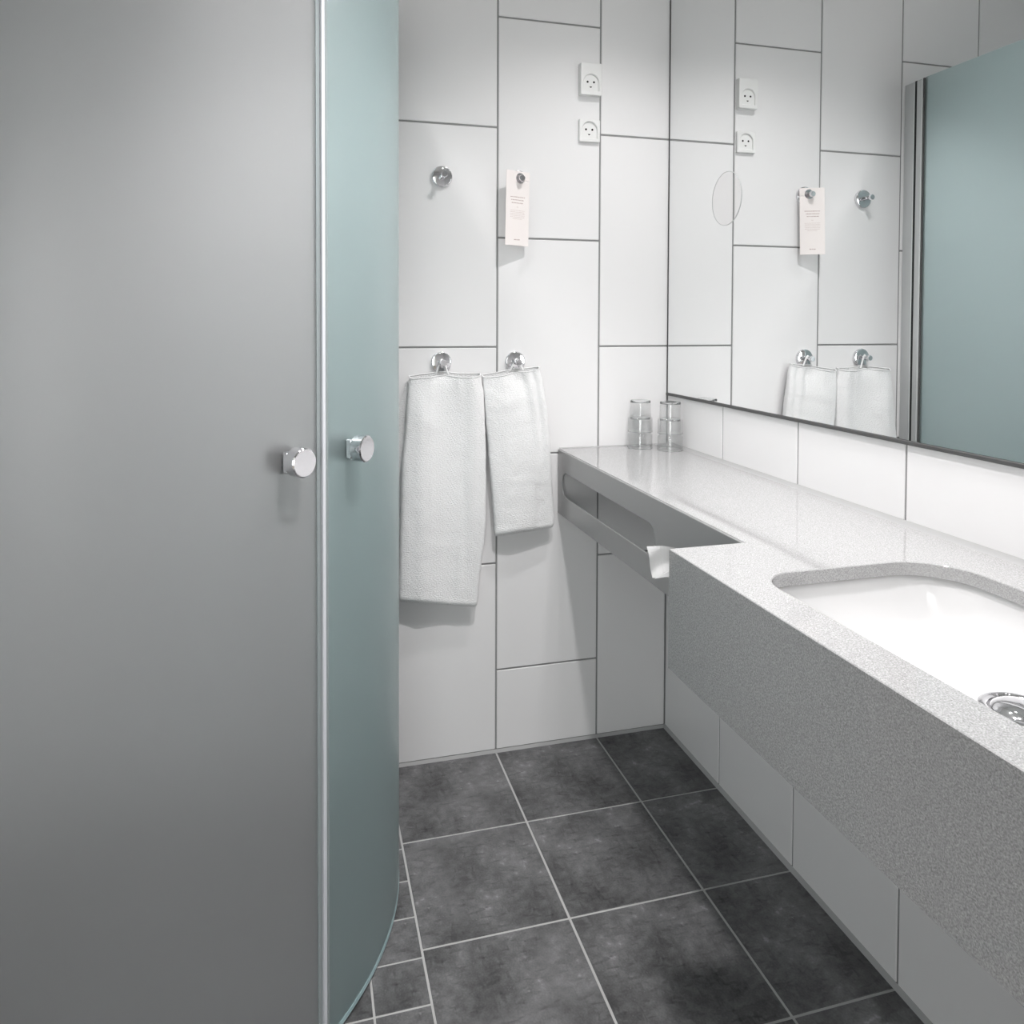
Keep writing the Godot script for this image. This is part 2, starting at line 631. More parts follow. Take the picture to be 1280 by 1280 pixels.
func build_added_doorway() -> void:
	# unseen doorway, room and window behind the viewer, added to light the lower walls
	var x0 := DOOR_X0
	var x1 := DOOR_X1
	var top := 2.08
	var z0 := ROOM_F
	var z1 := ROOM_F + 0.12
	var far := 4.6
	var hall_l := -4.0
	var hall_r := 0.1
	slab("wall_front", Vector3(ROOM_L - 0.12, -0.1, z0), Vector3(x0, CEIL + 0.1, z1), M.wall_tile)
	slab("wall_front", Vector3(x1, -0.1, z0), Vector3(0.12, CEIL + 0.1, z1), M.wall_tile)
	slab("wall_front", Vector3(x0, top, z0), Vector3(x1, CEIL + 0.1, z1), M.wall_tile)
	var s := Shape.new()
	box(s, Vector3(x0, 0.0, z0 - 0.01), Vector3(x0 + 0.03, top, z1 + 0.01), 0.002)
	box(s, Vector3(x1 - 0.03, 0.0, z0 - 0.01), Vector3(x1, top, z1 + 0.01), 0.002)
	box(s, Vector3(x0, top - 0.03, z0 - 0.01), Vector3(x1, top, z1 + 0.01), 0.002)
	structure(put("added_door_1", s, M.ceiling), "white frame of the added open doorway")
	slab("floor", Vector3(hall_l - 0.1, -0.12, ROOM_F + 0.1), Vector3(hall_r + 0.1, -0.011, far + 0.1), M.far_floor)
	slab("ceiling", Vector3(hall_l - 0.1, CEIL, ROOM_F + 0.1), Vector3(hall_r + 0.1, CEIL + 0.12, far + 0.1), M.ceiling)
	slab("wall_hall_left", Vector3(hall_l - 0.1, -0.1, z1 - 0.02), Vector3(hall_l, CEIL + 0.1, far + 0.1), M.ceiling)
	slab("wall_hall_right", Vector3(hall_r, -0.1, z1), Vector3(hall_r + 0.1, CEIL + 0.1, far + 0.1), M.ceiling)
	slab("wall_hall_back", Vector3(hall_l, -0.1, z1 - 0.02), Vector3(ROOM_L - 0.12, CEIL + 0.1, z1), M.ceiling)
	# far wall round the added window
	var w0 := Vector2(-3.4, 0.30)
	var w1 := Vector2(-1.3, 2.15)
	slab("wall_far", Vector3(hall_l - 0.1, -0.1, far), Vector3(w0.x, CEIL + 0.1, far + 0.12), M.ceiling)
	slab("wall_far", Vector3(w1.x, -0.1, far), Vector3(hall_r + 0.1, CEIL + 0.1, far + 0.12), M.ceiling)
	slab("wall_far", Vector3(w0.x, -0.1, far), Vector3(w1.x, w0.y, far + 0.12), M.ceiling)
	slab("wall_far", Vector3(w0.x, w1.y, far), Vector3(w1.x, CEIL + 0.1, far + 0.12), M.ceiling)
	s = Shape.new()
	box(s, Vector3(w0.x, w0.y, far + 0.06), Vector3(w1.x, w1.y, far + 0.07))
	structure(put("added_window_1", s, M.added_window_glow), "added glowing window of the unseen room beyond")
	var l := AreaLight3D.new()  # added light at the unseen window, fills the lower room
	l.name = "added_window_light"
	l.position = Vector3((w0.x + w1.x) / 2.0, (w0.y + w1.y) / 2.0, far + 0.05)
	l.area_size = w1 - w0
	l.area_normalize_energy = true
	l.light_energy = WINDOW_FILL
	l.light_color = Color(0.99, 1.0, 1.0)
	l.area_range = 12.0
	l.shadow_enabled = true
	add_child(l)

# ---------------------------------------------------------------- shower
func door_outline(from_wall: bool) -> Array:
	# points and outward directions along the middle of the glass, from the wall to the meeting edge
	var pts := []
	if from_wall:
		for k in 5:
			pts.append([Vector2(DOOR_C.x + DOOR_R, lerpf(0.0755, DOOR_C.y, k / 4.0)), Vector2(1, 0)])
		for k in range(1, 41):
			var a := deg_to_rad(43.6) * k / 40.0
			pts.append([DOOR_C + Vector2(cos(a), sin(a)) * DOOR_R, Vector2(cos(a), sin(a))])
	else:
		for k in 5:
			pts.append([Vector2(lerpf(ROOM_L + 0.088, DOOR_C.x, k / 4.0), DOOR_C.y + DOOR_R), Vector2(0, 1)])
		for k in range(1, 41):
			var a := deg_to_rad(90.0 - 44.9 * k / 40.0)
			pts.append([DOOR_C + Vector2(cos(a), sin(a)) * DOOR_R, Vector2(cos(a), sin(a))])
	return pts

func door_glass(from_wall: bool) -> Shape:
	var s := Shape.new()
	var pts := door_outline(from_wall)
	var h := 0.003
	var y0 := 0.014
	var y1 := 1.96
	var c := 0.001
	for i in pts.size() - 1:
		var p: Vector2 = pts[i][0]
		var q: Vector2 = pts[i + 1][0]
		var u: Vector2 = pts[i][1]
		var w: Vector2 = pts[i + 1][1]
		var nu := Vector3(u.x, 0, u.y)
		var nw := Vector3(w.x, 0, w.y)
		var P := Vector3(p.x, 0, p.y)
		var Q := Vector3(q.x, 0, q.y)
		var a := Vector3(0, y0 + c, 0)
		var b := Vector3(0, y1 - c, 0)
		s.quad(P + nu * h + a, Q + nw * h + a, Q + nw * h + b, P + nu * h + b, nu, nw, nw, nu)
		s.quad(P - nu * h + a, Q - nw * h + a, Q - nw * h + b, P - nu * h + b, -nu, -nw, -nw, -nu)
		for e in [[y0, a, -1.0], [y1, b, 1.0]]:
			var E := Vector3(0, e[0], 0)
			var up := Vector3(0, e[2], 0)
			s.flat(P + nu * (h - c) + E, Q + nw * (h - c) + E, Q - nw * (h - c) + E, P - nu * (h - c) + E, up)
			for sg in [-1.0, 1.0]:
				var o0: Vector3 = (up + nu * sg).normalized()
				var o1: Vector3 = (up + nw * sg).normalized()
				s.quad(P + nu * (sg * h) + e[1], Q + nw * (sg * h) + e[1], Q + nw * (sg * (h - c)) + E, P + nu * (sg * (h - c)) + E, o0, o1, o1, o0)
	for e in [0, pts.size() - 1]:
		var p: Vector2 = pts[e][0]
		var u: Vector2 = pts[e][1]
		var q: Vector2 = pts[1][0] if e == 0 else pts[pts.size() - 2][0]
		var d := (p - q).normalized()
		var N := Vector3(u.x, 0, u.y) * h
		var P := Vector3(p.x, 0, p.y)
		s.flat(P + N + Vector3(0, y0 + c, 0), P - N + Vector3(0, y0 + c, 0), P - N + Vector3(0, y1 - c, 0), P + N + Vector3(0, y1 - c, 0), Vector3(d.x, 0, d.y))
	return s

func lit_bottom_edge(from_wall: bool) -> Shape:
	# added strip whose pale colour stands for light caught along the lower glass edge
	var s := Shape.new()
	var pts := door_outline(from_wall)
	var h := 0.0034
	for i in pts.size() - 1:
		var u: Vector2 = pts[i][1]
		var w: Vector2 = pts[i + 1][1]
		var N := Vector3(u.x, 0, u.y)
		var W := Vector3(w.x, 0, w.y)
		var P := Vector3(pts[i][0].x, 0.008, pts[i][0].y)
		var Q := Vector3(pts[i + 1][0].x, 0.008, pts[i + 1][0].y)
		var up := Vector3(0, 0.009, 0)
		s.quad(P + N * h, Q + W * h, Q + W * h + up, P + N * h + up, N, W, W, N)
		s.quad(P - N * h, Q - W * h, Q - W * h + up, P - N * h + up, -N, -W, -W, -N)
		s.flat(P + N * h, Q + W * h, Q - W * h, P - N * h, Vector3.DOWN)
		s.flat(P + N * h + up, Q + W * h + up, Q + W * 0.003 + up, P + N * 0.003 + up, Vector3.UP)
		s.flat(P - N * h + up, Q - W * h + up, Q - W * 0.003 + up, P - N * 0.003 + up, Vector3.UP)
	return s

func post(s: Shape, along: Vector2, out: Vector2, centre: Vector2, half_along: float, half_out: float, y0: float, y1: float, c: float) -> void:
	var o := PackedVector2Array([Vector2(-half_along, -half_out), Vector2(half_along, -half_out), Vector2(half_along, half_out), Vector2(-half_along, half_out)])
	var X := Vector3(along.x, 0, along.y)
	var Y := Vector3(out.x, 0, out.y)
	prism(s, o, [], y0, y1, c, Transform3D(Basis(X, Y, Vector3.UP), Vector3(centre.x, 0, centre.y)))

func knob_shape(head := true) -> Shape:
	var s := Shape.new()
	if head:
		lathe(s, [Vector2(0.0, 0.010), Vector2(0.0205, 0.010), Vector2(0.0225, 0.012), Vector2(0.0225, 0.0305), Vector2(0.0205, 0.0325), Vector2(0.0, 0.0325)], 48)
	else:
		box(s, Vector3(-0.0165, 0.0, -0.0165), Vector3(0.0165, 0.0112, 0.0165), 0.0015)
	return s

func add_knob(door: Node3D, angle: float, y: float, outer: bool) -> void:
	var u := Vector2(cos(angle), sin(angle))
	var out := Vector3(u.x, 0, u.y) * (1.0 if outer else -1.0)
	var p := DOOR_C + u * DOOR_R
	var k := put("knob", knob_shape(), M.chrome if outer else M.dark_knob, door)
	k.set_meta("label", "round chrome knob on the outside" if outer else "dark knob on the inside seen blurred through the glass")
	var side_dir := Vector3.UP.cross(out).normalized()
	k.transform = Transform3D(Basis(side_dir, out, side_dir.cross(out)), Vector3(p.x, y, p.y) + out * 0.0033)
	put("mount", knob_shape(false), M.chrome if outer else M.dark_knob, k)

func build_shower() -> void:
	var grp := "curved shower doors"
	# the door that starts at the back wall
	var d := thing("shower_door", "curved frosted glass shower door hinged on the back wall beside the towels", "shower door", Vector3.ZERO, grp)
	put("glass_panel", door_glass(true), M.frosted_grazing, d)
	put("lit_bottom_edge", lit_bottom_edge(true), M.lit_edge, d)
	var s := Shape.new()
	box(s, Vector3(-0.850, 0.002, 0.0), Vector3(-0.826, 1.955, 0.040), 0.002)
	put("wall_profile", s, M.aluminium, d)
	s = Shape.new()
	box(s, Vector3(-0.846, 0.006, 0.0395), Vector3(-0.828, 1.957, 0.0475), 0.0005)
	put("rubber_gasket", s, M.rubber, d)
	s = Shape.new()
	box(s, Vector3(-0.849, 0.008, 0.047), Vector3(-0.8265, 1.957, 0.070), 0.003)
	put("hinge_profile", s, M.aluminium, d)
	s = Shape.new()
	box(s, Vector3(-0.844, 0.012, 0.070), Vector3(-0.8285, 1.958, 0.0760), 0.001)
	put("glass_clamp_strip", s, M.dark_trim, d)
	var a := deg_to_rad(43.6)
	var u := Vector2(cos(a), sin(a))
	s = Shape.new()
	post(s, Vector2(-u.y, u.x), u, DOOR_C + u * DOOR_R, 0.0025, 0.0042, 0.010, 1.962, 0.0008)
	put("seal_strip", s, M.clear_seal, d)
	add_knob(d, deg_to_rad(37.3), 0.987, true)
	add_knob(d, deg_to_rad(37.3), 0.987, false)
	# the door that starts at the left wall
	d = thing("shower_door", "wide curved frosted glass shower door filling the left of the picture", "shower door", Vector3.ZERO, grp)
	put("glass_panel", door_glass(false), M.frosted, d)
	put("lit_bottom_edge", lit_bottom_edge(false), M.lit_edge, d)
	s = Shape.new()
	box(s, Vector3(ROOM_L, 0.002, DOOR_C.y + DOOR_R - 0.012), Vector3(ROOM_L + 0.040, 1.955, DOOR_C.y + DOOR_R + 0.012), 0.002)
	put("wall_profile", s, M.aluminium, d)
	s = Shape.new()
	box(s, Vector3(ROOM_L + 0.040, 0.008, DOOR_C.y + DOOR_R - 0.011), Vector3(ROOM_L + 0.0885, 1.957, DOOR_C.y + DOOR_R + 0.011), 0.003)
	put("hinge_profile", s, M.aluminium, d)
	a = deg_to_rad(44.6)
	u = Vector2(cos(a), sin(a))
	s = Shape.new()
	post(s, Vector2(-u.y, u.x), u, DOOR_C + u * (DOOR_R + 0.001), 0.0034, 0.0068, 0.008, 1.964, 0.0012)
	put("seal_strip", s, M.seal, d)
	s = Shape.new()
	var a2 := deg_to_rad(45.45)
	var u2 := Vector2(cos(a2), sin(a2))
	post(s, Vector2(-u2.y, u2.x), u2, DOOR_C + u2 * DOOR_R, 0.0040, 0.0042, 0.010, 1.962, 0.0008)
	put("clear_seal_lip", s, M.clear_seal, d)
	add_knob(d, deg_to_rad(50.8), 0.987, true)
	add_knob(d, deg_to_rad(50.8), 0.987, false)

# ---------------------------------------------------------------- counter, basin, mirror
func build_counter() -> void:
	var t := thing("washstand_counter", "grey speckled composite counter with a narrower far end under the wall mirror", "counter")
	var far := 2.36
	# top: outline in (x, z); extruded along y
	var flat := Transform3D(Basis(Vector3(1, 0, 0), Vector3(0, 0, 1), Vector3(0, 1, 0)), Vector3.ZERO)
	var outline := PackedVector2Array([Vector2(-0.335, 0.003), Vector2(-0.003, 0.003), Vector2(-0.003, far), Vector2(-0.472, far), Vector2(-0.472, 0.922), Vector2(-0.335, 0.922)])
	var s := Shape.new()
	prism(s, outline, [basin_outline(0.0)], TOP - 0.020, TOP, 0.0012, flat, 0.0)
	put("countertop", s, M.stone, t)
	s = Shape.new()
	box(s, Vector3(-0.472, 0.652, 0.922), Vector3(-0.452, TOP - 0.020, far), 0.0)
	put("front_apron", s, M.stone, t)
	s = Shape.new()
	box(s, Vector3(-0.4518, 0.652, 0.922), Vector3(-0.003, TOP - 0.020, 0.942), 0.0)
	put("side_apron", s, M.stone, t)
	# steel rail with a towel slot under the narrow part: outline in (z, y), extruded along x
	var up := Transform3D(Basis(Vector3(0, 0, 1), Vector3(0, 1, 0), Vector3(-1, 0, 0)), Vector3.ZERO)
	s = Shape.new()
	prism(s, round_rect(Vector2(0.004, 0.662), Vector2(0.9218, TOP - 0.0013), [0.0, 0.0, 0.0, 0.0]), [round_rect(Vector2(0.040, 0.719), Vector2(0.606, 0.785), [0.03, 0.03, 0.03, 0.03], 10)], 0.3352, 0.3396, 0.0012, up)
	var rail := put("slotted_rail", s, M.steel, t)
	rail.set_meta("label", "plain grey metal panel with a long rounded towel slot")
	s = Shape.new()
	box(s, Vector3(-0.3352, 0.662, 0.004), Vector3(-0.312, 0.665, 0.9215), 0.0006)
	put("return_flange", s, M.steel, rail)
	s = Shape.new()
	prism(s, PackedVector2Array([Vector2(0, 0), Vector2(0.006, 0), Vector2(0.003, 0.003), Vector2(0, 0.009)]), [], -far, -0.003, 0.0, Transform3D(Basis(Vector3(-1, 0, 0), Vector3.UP, Vector3(0, 0, -1)), Vector3(0.0, TOP, 0.0)))
	put("wall_sealant", s, M.white_sealant, t)
	s = Shape.new()
	prism(s, PackedVector2Array([Vector2(0, 0), Vector2(0.0025, 0), Vector2(0, 0.0025)]), [], -0.335, -0.006, 0.0, Transform3D(Basis(Vector3(0, 0, 1), Vector3.UP, Vector3(1, 0, 0)), Vector3(0, TOP, 0)))
	put("wall_sealant", s, M.white_sealant, t)

func basin_outline(grow: float) -> PackedVector2Array:
	return round_rect(Vector2(-0.411 - grow, 1.065 - grow), Vector2(-0.098 + grow, 1.575 + grow), [0.055 + grow, 0.085 + grow, 0.085 + grow, 0.055 + grow], 14)

func build_basin() -> void:
	var t := thing("undermount_basin", "white ceramic undermount washbasin sunk into the grey counter", "washbasin")
	var s := Shape.new()
	var drain := Vector2(-0.190, 1.285)
	var rim := basin_outline(0.004)
	var k := rim.size()
	# rings: (share of the way from the rim to the drain, height)
	var prof := [Vector2(-0.02, TOP - 0.0205), Vector2(0.0, TOP - 0.0205)]
	for i in range(1, 15):
		var f := i / 14.0 * PI / 2.0
		prof.append(Vector2(0.40 * (1.0 - cos(f)), TOP - 0.0205 - 0.0895 * sin(f)))
	prof.append_array([Vector2(0.55, TOP - 0.1115), Vector2(0.75, TOP - 0.1125), Vector2(1.0, TOP - 0.113)])
	var rings := []
	for p in prof:
		var ring := []
		for i in k:
			var q := rim[i]
			var end := drain + (q - drain).normalized() * 0.043
			var w := q.lerp(end, p.x)
			if p.x < 0.0:
				w = q + (q - Vector2(-0.255, 1.32)).normalized() * 0.012
			ring.append(Vector3(w.x, p.y, w.y))
		rings.append(ring)
	var norms := []
	for r in rings.size():
		var nn := []
		for i in k:
			var a: Vector3 = rings[r][(i + 1) % k] - rings[r][(i + k - 1) % k]
			var b: Vector3 = rings[mini(r + 1, rings.size() - 1)][i] - rings[maxi(r - 1, 0)][i]
			var n := a.cross(b).normalized()
			nn.append(n if n.y > 0 else -n)
		norms.append(nn)
	for r in rings.size() - 1:
		for i in k:
			var j := (i + 1) % k
			s.quad(rings[r][i], rings[r][j], rings[r + 1][j], rings[r + 1][i], norms[r][i], norms[r][j], norms[r + 1][j], norms[r + 1][i])
	# underside
	var under := []
	for i in k:
		var q: Vector2 = rim[i]
		under.append(Vector3(q.x, TOP - 0.0205, q.y) + Vector3((q.x + 0.255) * 0.04, 0, (q.y - 1.32) * 0.04))
	for i in k:
		var j := (i + 1) % k
		var c := Vector3(-0.255, TOP - 0.1255, 1.32)
		var a2: Vector3 = under[i] + Vector3(0, -0.105, 0)
		var b2: Vector3 = under[j] + Vector3(0, -0.105, 0)
		var o: Vector3 = ((under[i] as Vector3) - c)
		o.y = 0.0
		o = o.normalized()
		s.quad(under[i], under[j], b2, a2, o, o, o, o)
		s.tri(a2, b2, c, Vector3.DOWN, Vector3.DOWN, Vector3.DOWN)
	put("bowl", s, M.ceramic, t)
	var xf := Transform3D(Basis.IDENTITY, Vector3(drain.x, TOP - 0.113, drain.y))
	s = Shape.new()
	lathe(s, [Vector2(0.0455, -0.001), Vector2(0.0445, 0.003), Vector2(0.040, 0.005), Vector2(0.036, 0.0042), Vector2(0.034, 0.002), Vector2(0.034, -0.012)], 48, xf)
	put("drain_flange", s, M.chrome, t)
	s = Shape.new()
	lathe(s, [Vector2(0.032, -0.002), Vector2(0.032, 0.0025), Vector2(0.028, 0.0060), Vector2(0.020, 0.0092), Vector2(0.010, 0.0110), Vector2(0.0, 0.0115)], 48, xf)
	put("drain_plug", s, M.chrome, t)

func build_mirror() -> void:
	var t := thing("wall_mirror", "large frameless mirror reaching along the right wall above the counter", "mirror")
	var s := Shape.new()
	box(s, Vector3(-0.0025, 0.9945, 0.0065), Vector3(0.0024, 2.385, 2.38), 0.0006)
	put("mirror_pane", s, M.mirror, t)
	s = Shape.new()
	box(s, Vector3(-0.006, 0.9872, 0.0020), Vector3(0.0024, 0.9943, 2.38), 0.0008)
	put("bottom_rail", s, M.dark_trim, t)
	s = Shape.new()
	box(s, Vector3(-0.003, 0.9944, 0.0016), Vector3(0.0024, 2.385, 0.0064), 0.0005)
	put("edge_strip", s, M.dark_trim, t)
	# stick-on magnifying mirror
	t = thing("magnifying_mirror", "small round magnifying mirror stuck on the large wall mirror", "mirror", Vector3(-0.0027, 1.512, 0.311))
	var turn := Transform3D(Basis(Vector3(0, 0, 1), Vector3(-1, 0, 0), Vector3(0, -1, 0)), Vector3.ZERO)
	var prof := []
	for k in 13:
		var r := 0.0665 * (12 - k) / 12.0
		prof.append(Vector2(r, 0.0004 + r * r / 30.0))
	prof.reverse()
	s = Shape.new()
	var face := prof.duplicate()
	face.reverse()
	lathe(s, face, 64, turn)
	put("mirror_face", s, M.mirror_tinted, t)
	s = Shape.new()
	lathe(s, [Vector2(0.0676, 0.0), Vector2(0.0674, 0.0010), Vector2(0.0665, 0.0010)], 64, turn)
	put("rim", s, M.aluminium, t)

# ---------------------------------------------------------------- glasses
func tumbler(at: Vector3, label: String) -> void:
	# upside down: rim on the counter, narrow foot on top, a step in the wall that carries the next glass
	var t := thing("drinking_glass", label, "glass", at, "stacked upside-down drinking glasses")
	var s := Shape.new()
	lathe(s, [Vector2(0.0346, 0.0024), Vector2(0.0346, 0.0375), Vector2(0.0338, 0.0402), Vector2(0.0312, 0.0426), Vector2(0.0302, 0.0455), Vector2(0.0289, 0.0828)], 48)
	lathe(s, [Vector2(0.0279, 0.0828), Vector2(0.0291, 0.0455), Vector2(0.0300, 0.0420), Vector2(0.0327, 0.0392), Vector2(0.0335, 0.0368), Vector2(0.0336, 0.0024)], 48)
	put("glass_wall", s, M.glass, t)
	s = Shape.new()
	lathe(s, [Vector2(0.0, 0.0832), Vector2(0.0265, 0.0830), Vector2(0.0288, 0.0830), Vector2(0.0284, 0.0874), Vector2(0.0268, 0.0890), Vector2(0.0, 0.0888)], 48)
	put("foot", s, M.thick_glass, t)
	s = Shape.new()
	lathe(s, [Vector2(0.0334, 0.0022), Vector2(0.0336, 0.0005), Vector2(0.0341, 0.0), Vector2(0.0346, 0.0005), Vector2(0.0348, 0.0022), Vector2(0.0334, 0.0022)], 48)
	put("rim", s, M.thick_glass, t)

func build_glasses() -> void:
	var l := Vector3(-0.108, TOP + 0.0002, 0.046)
	tumbler(l, "lower clear tumbler of the stack by the back wall")
	tumbler(l + Vector3(0, 0.0470, 0), "upper clear tumbler of the stack by the back wall")
	var r := Vector3(-0.0425, TOP + 0.0002, 0.100)
	tumbler(r, "lower clear tumbler of the stack in front of the wall corner")
	tumbler(r + Vector3(0, 0.0470, 0), "upper clear tumbler of the stack in front of the wall corner")

# ---------------------------------------------------------------- wall fittings
func hook(at: Vector2, label: String) -> void:
	var t := thing("wall_hook", label, "hook", Vector3(at.x, at.y, 0.0), "round chrome wall hooks")
	var turn := Transform3D(Basis(Vector3(1, 0, 0), Vector3(0, 0, 1), Vector3(0, -1, 0)), Vector3.ZERO)
	var s := Shape.new()
	lathe(s, [Vector2(0.0280, 0.0), Vector2(0.0282, 0.0062), Vector2(0.0270, 0.0082), Vector2(0.0250, 0.0090), Vector2(0.0, 0.0090)], 48, turn)
	put("rosette", s, M.chrome, t)
	s = Shape.new()
	lathe(s, [Vector2(0.0075, 0.0088), Vector2(0.0062, 0.014), Vector2(0.0062, 0.030), Vector2(0.0082, 0.0335), Vector2(0.0088, 0.043), Vector2(0.0078, 0.0452), Vector2(0.0, 0.0452)], 32, turn)
	put("peg", s, M.chrome, t)

func socket(lo: Vector2, hi: Vector2, deep: float, centre: Vector2, label: String) -> void:
	var t := thing("wall_socket", label, "socket", Vector3((lo.x + hi.x) / 2.0, (lo.y + hi.y) / 2.0, 0.0), "white wall sockets")
	var o := -Vector2(t.position.x, t.position.y)
	var c := centre + o
	var well := PackedVector2Array()
	var r := 0.0225
	for k in 25:
		var a := PI * k / 24.0
		well.append(c + Vector2(cos(a), sin(a)) * r)
	well.append(c + Vector2(-r, -0.0235))
	well.append(c + Vector2(r, -0.0235))
	var s := Shape.new()
	prism(s, round_rect(lo + o, hi + o, [0.004, 0.004, 0.004, 0.004], 5), [well], deep - 0.006, deep, 0.0018, Transform3D.IDENTITY, 0.0)
	prism(s, round_rect(lo + o, hi + o, [0.004, 0.004, 0.004, 0.004], 5), [], 0.0, deep - 0.0055, 0.0)
	put("cover_plate", s, M.plastic, t)
	var z := deep - 0.0054
	for p in [Vector2(-0.0095, 0.002), Vector2(0.0095, 0.002)]:
		s = Shape.new()
		lathe(s, [Vector2(0.0030, -0.0004), Vector2(0.0030, 0.0002), Vector2(0.0, 0.0002)], 16, Transform3D(Basis(Vector3(1, 0, 0), Vector3(0, 0, 1), Vector3(0, -1, 0)), Vector3(c.x + p.x, c.y + p.y, z)))
		put("pin_hole", s, M.pin_hole, t)
	var d := PackedVector2Array()
	for k in 13:
		var a := PI + PI * k / 12.0
		d.append(c + Vector2(0, -0.0105) + Vector2(cos(a), sin(a)) * 0.0034)
	s = Shape.new()
	prism(s, d, [], z - 0.0004, z + 0.0002, 0.0)
	put("earth_hole", s, M.pin_hole, t)

func build_fittings() -> void:
	hook(Vector2(-0.6716, 1.5885), "empty round chrome hook on the white back wall")
	hook(Vector2(-0.4590, 1.5885), "chrome hook that the pale door hanger card hangs on")
	hook(Vector2(-0.6732, 1.0910), "chrome hook that the long left towel hangs on")
	hook(Vector2(-0.4660, 1.0905), "chrome hook that the shorter right towel hangs on")
	socket(Vector2(-0.2830, 1.8345), Vector2(-0.2205, 1.9240), 0.019, Vector2(-0.2515, 1.8700), "upper taller white surface socket on the back wall")
	socket(Vector2(-0.2830, 1.7060), Vector2(-0.2210, 1.7700), 0.010, Vector2(-0.2520, 1.7400), "lower square white socket on the back wall")

func build_card() -> void:
	# door hanger: card with a hole over the hook's peg and a slit from the hole to the edge
	var t := thing("door_hanger", "pale pink paper door hanger with small print on a chrome hook", "door hanger", Vector3(-0.4590, 1.5905, 0.0265))
	t.rotation = Vector3(0, deg_to_rad(17.0), deg_to_rad(-1.2))
	var hole := Vector2(0.0, 0.0)
	var r := 0.0145
	var o := PackedVector2Array()
	var x0 := -0.0455
	var x1 := 0.0295
	o.append(Vector2(x0, -0.183))
	o.append(Vector2(x1, -0.183))
	o.append(Vector2(x1, -0.0058))
	var n := 28
	for k in n + 1:
		var a := -0.40 - (TAU - 0.06) * k / n
		o.append(hole + Vector2(cos(a), sin(a)) * r)
	o.append(Vector2(x1, -0.0050))
	o.append(Vector2(x1, 0.0185))
	o.append(Vector2(x0, 0.0185))
	var s := Shape.new()
	prism(s, o, [], 0.0, 0.0007, 0.0)
	put("card", s, M.card, t)
	var lines := [[-0.053, 0.046, 0.0022, 0], [-0.061, 0.042, 0.0022, 0], [-0.069, 0.038, 0.0022, 0], [-0.0800, 0.006, 0.0016, 1], [-0.0890, 0.047, 0.0013, 1], [-0.0935, 0.048, 0.0013, 1], [-0.0980, 0.048, 0.0013, 1], [-0.1025, 0.046, 0.0013, 1], [-0.1070, 0.045, 0.0013, 1], [-0.1115, 0.030, 0.0013, 1], [-0.1685, 0.018, 0.0026, 2]]
	rng.seed = 41
	var ink := [Shape.new(), Shape.new(), Shape.new()]
	for l in lines:
		var x: float = -0.008 - l[1] / 2.0
		var end: float = -0.008 + l[1] / 2.0
		while x < end - 0.001:
			var w := minf(rng.randf_range(0.003, 0.008), end - x)
			var xe := x + w
			while x < xe - 0.0003:
				var y: float = l[0]
				s = ink[l[3]]
				var tall: float = l[2] * rng.randf_range(0.75, 1.25)
				var wide := minf(l[2] * 0.42, xe - x)
				s.flat(Vector3(x, y, 0.00078), Vector3(x + wide, y, 0.00078), Vector3(x + wide, y + tall, 0.00078), Vector3(x, y + tall, 0.00078), Vector3(0, 0, 1))
				x += wide + l[2] * 0.22
			x = xe + l[2] * 0.6
	put("printed_lines", ink[0], M.print_dark, t)
	put("printed_paragraph", ink[1], M.print_pale, t)
	put("printed_mark", ink[2], M.print_dark, t)

# ---------------------------------------------------------------- towels
func key_at(keys: Array, t: float) -> float:
	for i in keys.size() - 1:
		if t <= keys[i + 1][0]:
			var f := clampf((t - keys[i][0]) / (keys[i + 1][0] - keys[i][0]), 0.0, 1.0)
			return lerpf(keys[i][1], keys[i + 1][1], f * f * (3.0 - 2.0 * f) * 0.5 + f * 0.5)
	return keys[keys.size() - 1][1]

